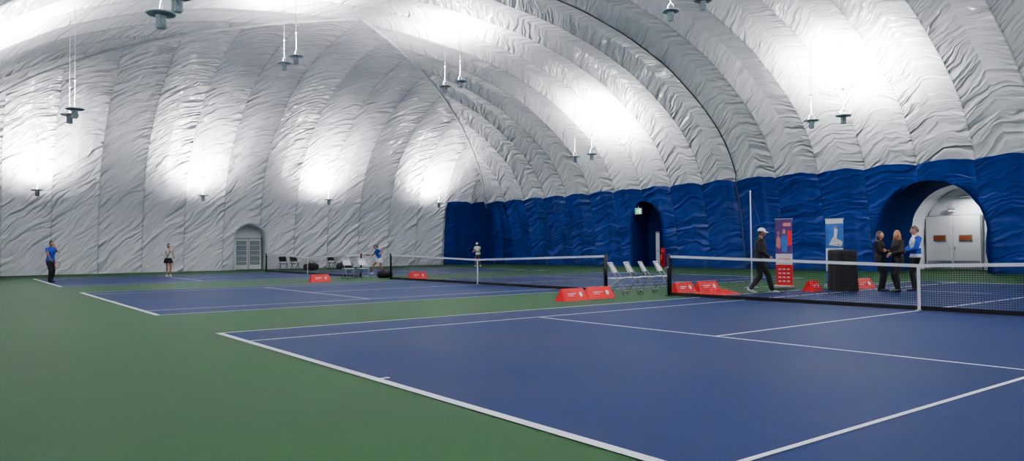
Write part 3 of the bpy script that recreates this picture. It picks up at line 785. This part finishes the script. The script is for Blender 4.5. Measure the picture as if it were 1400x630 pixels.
    for key,sd,el,w_ in wrs:
        d=(w_-el).normalized(); hd=V(P.get('h'+key,d)); bk=V(P.get('b'+key,(sd,0,.2)))
        hand(out,w_+d*.012,hd,bk,(-1 if sd>0 else 1)*P.get('t'+key,1),O['skin'],P.get('c'+key,.45))
        if P.get('racket')==key:
            rd=V(P['rdir']).normalized(); rn=V(P.get('rn',(1,0,0))); rn=(rn-rd*rn.dot(rd)).normalized(); rx_=rd.cross(rn)
            g=w_+d*.012+hd.normalized()*.085-bk.normalized()*.022
            Mr=Matrix(((rx_.x,rd.x,rn.x),(rx_.y,rd.y,rn.y),(rx_.z,rd.z,rn.z))).to_4x4(); Mr.translation=g
            racket(out,Mr,O.get('rframe','racket_frame'))
    ob=out.obj(name,(loc[0],loc[1],loc[2]-zmin*s),math.radians(face-90))
    return ob
person('man_in_black_hoodie',(.25,14.25,ZC),42,1.78,dict(hipz=.92,aR=(.08,.30,.085),aL=(-.08,-.24,.12),fL=(-.05,1,-.35),kR=(0,1,.2),wR=(.24,.20,.98),eR=(.4,-1,0),wL=(-.23,.02,.90),lean=3,cR=.9,hpitch=-6),
 dict(top='black_cloth',bottom='black_cloth',skin='skin_tan',hair='hair_black',cap='white_cloth',shoe='shoe_white',thick=.026,hood=True,pt=.014,hem=.84))
person('woman_in_black_jacket',(1.93,17.45,ZC),8,1.67,dict(aR=(.09,.02,.085),aL=(-.08,.05,.085),wR=(-.07,.22,1.16),eR=(.7,-.3,-.6),wL=(.07,.20,1.20),eL=(-.7,-.3,-.6),hR=(-1,.1,.1),hL=(1,.1,.0),bR=(0,1,.3),bL=(0,1,.3),cR=.35,cL=.35,hyaw=-12),
 dict(top='black_cloth',bottom='black_cloth',skin='skin_light',hair='hair_brown',style='long',shoe='shoe_black',fem=True,thick=.02,hem=.84))
person('woman_in_black_jacket',(2.42,17.5,ZC),-120,1.68,dict(aR=(.08,.0,.085),aL=(-.09,.06,.085),wR=(.10,.22,1.08),eR=(.6,-.5,-.3),wL=(-.08,.22,1.12),eL=(-.6,-.5,-.3),bR=(.5,0,1),bL=(-.5,0,1),hyaw=15),
 dict(top='black_cloth',bottom='black_cloth',skin='skin_light',hair='hair_blonde',style='long',shoe='shoe_black',fem=True,thick=.02,hem=.86))
person('man_in_blue_and_white_jacket',(2.60,18.15,ZC),-135,1.80,dict(aR=(.10,-.04,.085),aL=(-.10,.10,.085),wR=(.12,.28,1.10),eR=(.6,-.5,-.4),wL=(-.10,.28,1.08),eL=(-.6,-.5,-.4),bR=(.3,0,1),bL=(-.3,0,1),hpitch=-8,cR=.8,cL=.7),
 dict(top='white_cloth',arm='blue_jersey',bottom='black_cloth',skin='skin_light',hair='hair_brown',shoe='shoe_black',thick=.022,hem=.90,band=(1.0,1.16,'blue_jersey')))
person('tennis_player_in_blue_shirt',(-25.6,.2,ZC),35,1.80,dict(aR=(.12,.10,.085),aL=(-.12,-.08,.085),wR=(.28,.34,.98),eR=(.4,-1,-.2),wL=(-.06,.20,1.50),eL=(-.6,.2,-1),hL=(.3,.1,1),bL=(-.3,1,0),racket='R',rdir=(.15,.8,-.35),rn=(1,0,.2),cR=.9,cL=.7,lean=4),
 dict(top='blue_jersey',bottom='black_cloth',skin='skin_tan',hair='hair_black',shoe='shoe_black',sleeve='short',thick=.016,pt=.016,hem=.90))
person('tennis_player_in_visor',(-28.9,5.7,ZC),10,1.68,dict(aR=(.11,.05,.085),aL=(-.10,-.03,.085),wR=(.22,.26,1.12),eR=(.6,-1,-.2),wL=(-.22,.20,1.05),eL=(-.6,-1,-.2),racket='R',rdir=(-.35,.2,.8),rn=(0,1,0),cR=.9),
 dict(top='cream_cloth',bottom='black_cloth',skin='skin_tan',hair='hair_black',style='visor',cap='white_cloth',shoe='shoe_white',legs='skirt',sleeve='long',fem=True,thick=.014,hem=.98))
person('tennis_player_in_blue_top',(-22.6,14.5,ZC),-95,1.66,dict(hipz=.84,lean=18,side=6,aR=(.26,.30,.085),aL=(-.16,-.34,.16),fL=(-.1,1,-.6),wR=(.42,.46,1.05),eR=(.3,-1,-.3),wL=(-.40,.10,1.15),eL=(-.6,-.8,-.3),racket='R',rdir=(.5,.7,.1),rn=(0,.2,1),cR=.9,kL=(0,1,0)),
 dict(top='blue_jersey',bottom='white_cloth',skin='skin_tan',hair='hair_brown',style='pony',shoe='shoe_white',legs='skirt',sleeve='short',fem=True,thick=.006,hem=.98))
person('tennis_player_in_white_shirt',(-31.3,26.7,0),-60,1.76,dict(hipz=.90,lean=12,aR=(.17,.12,.085),aL=(-.17,-.05,.085),wR=(.20,.40,1.02),eR=(.6,-1,-.3),wL=(-.12,.42,1.06),eL=(-.6,-1,-.3),racket='R',rdir=(-.5,.7,.25),rn=(0,0,1),cR=.9),
 dict(top='white_cloth',bottom='grey_cloth',skin='skin_tan',hair='hair_black',cap='white_cloth',shoe='shoe_white',legs='shorts',sleeve='short',thick=.014,hem=.90))
# ------------------------------------------------------------------ world + colour
w=bpy.data.worlds.new('world'); SC.world=w; w.use_nodes=True; w.node_tree.nodes['Background'].inputs[0].default_value=(.02,.02,.022,1); w.node_tree.nodes['Background'].inputs[1].default_value=.3
SC.view_settings.view_transform='AgX'
try: SC.view_settings.look='AgX - Medium High Contrast'
except Exception: pass
SC.view_settings.exposure=.3
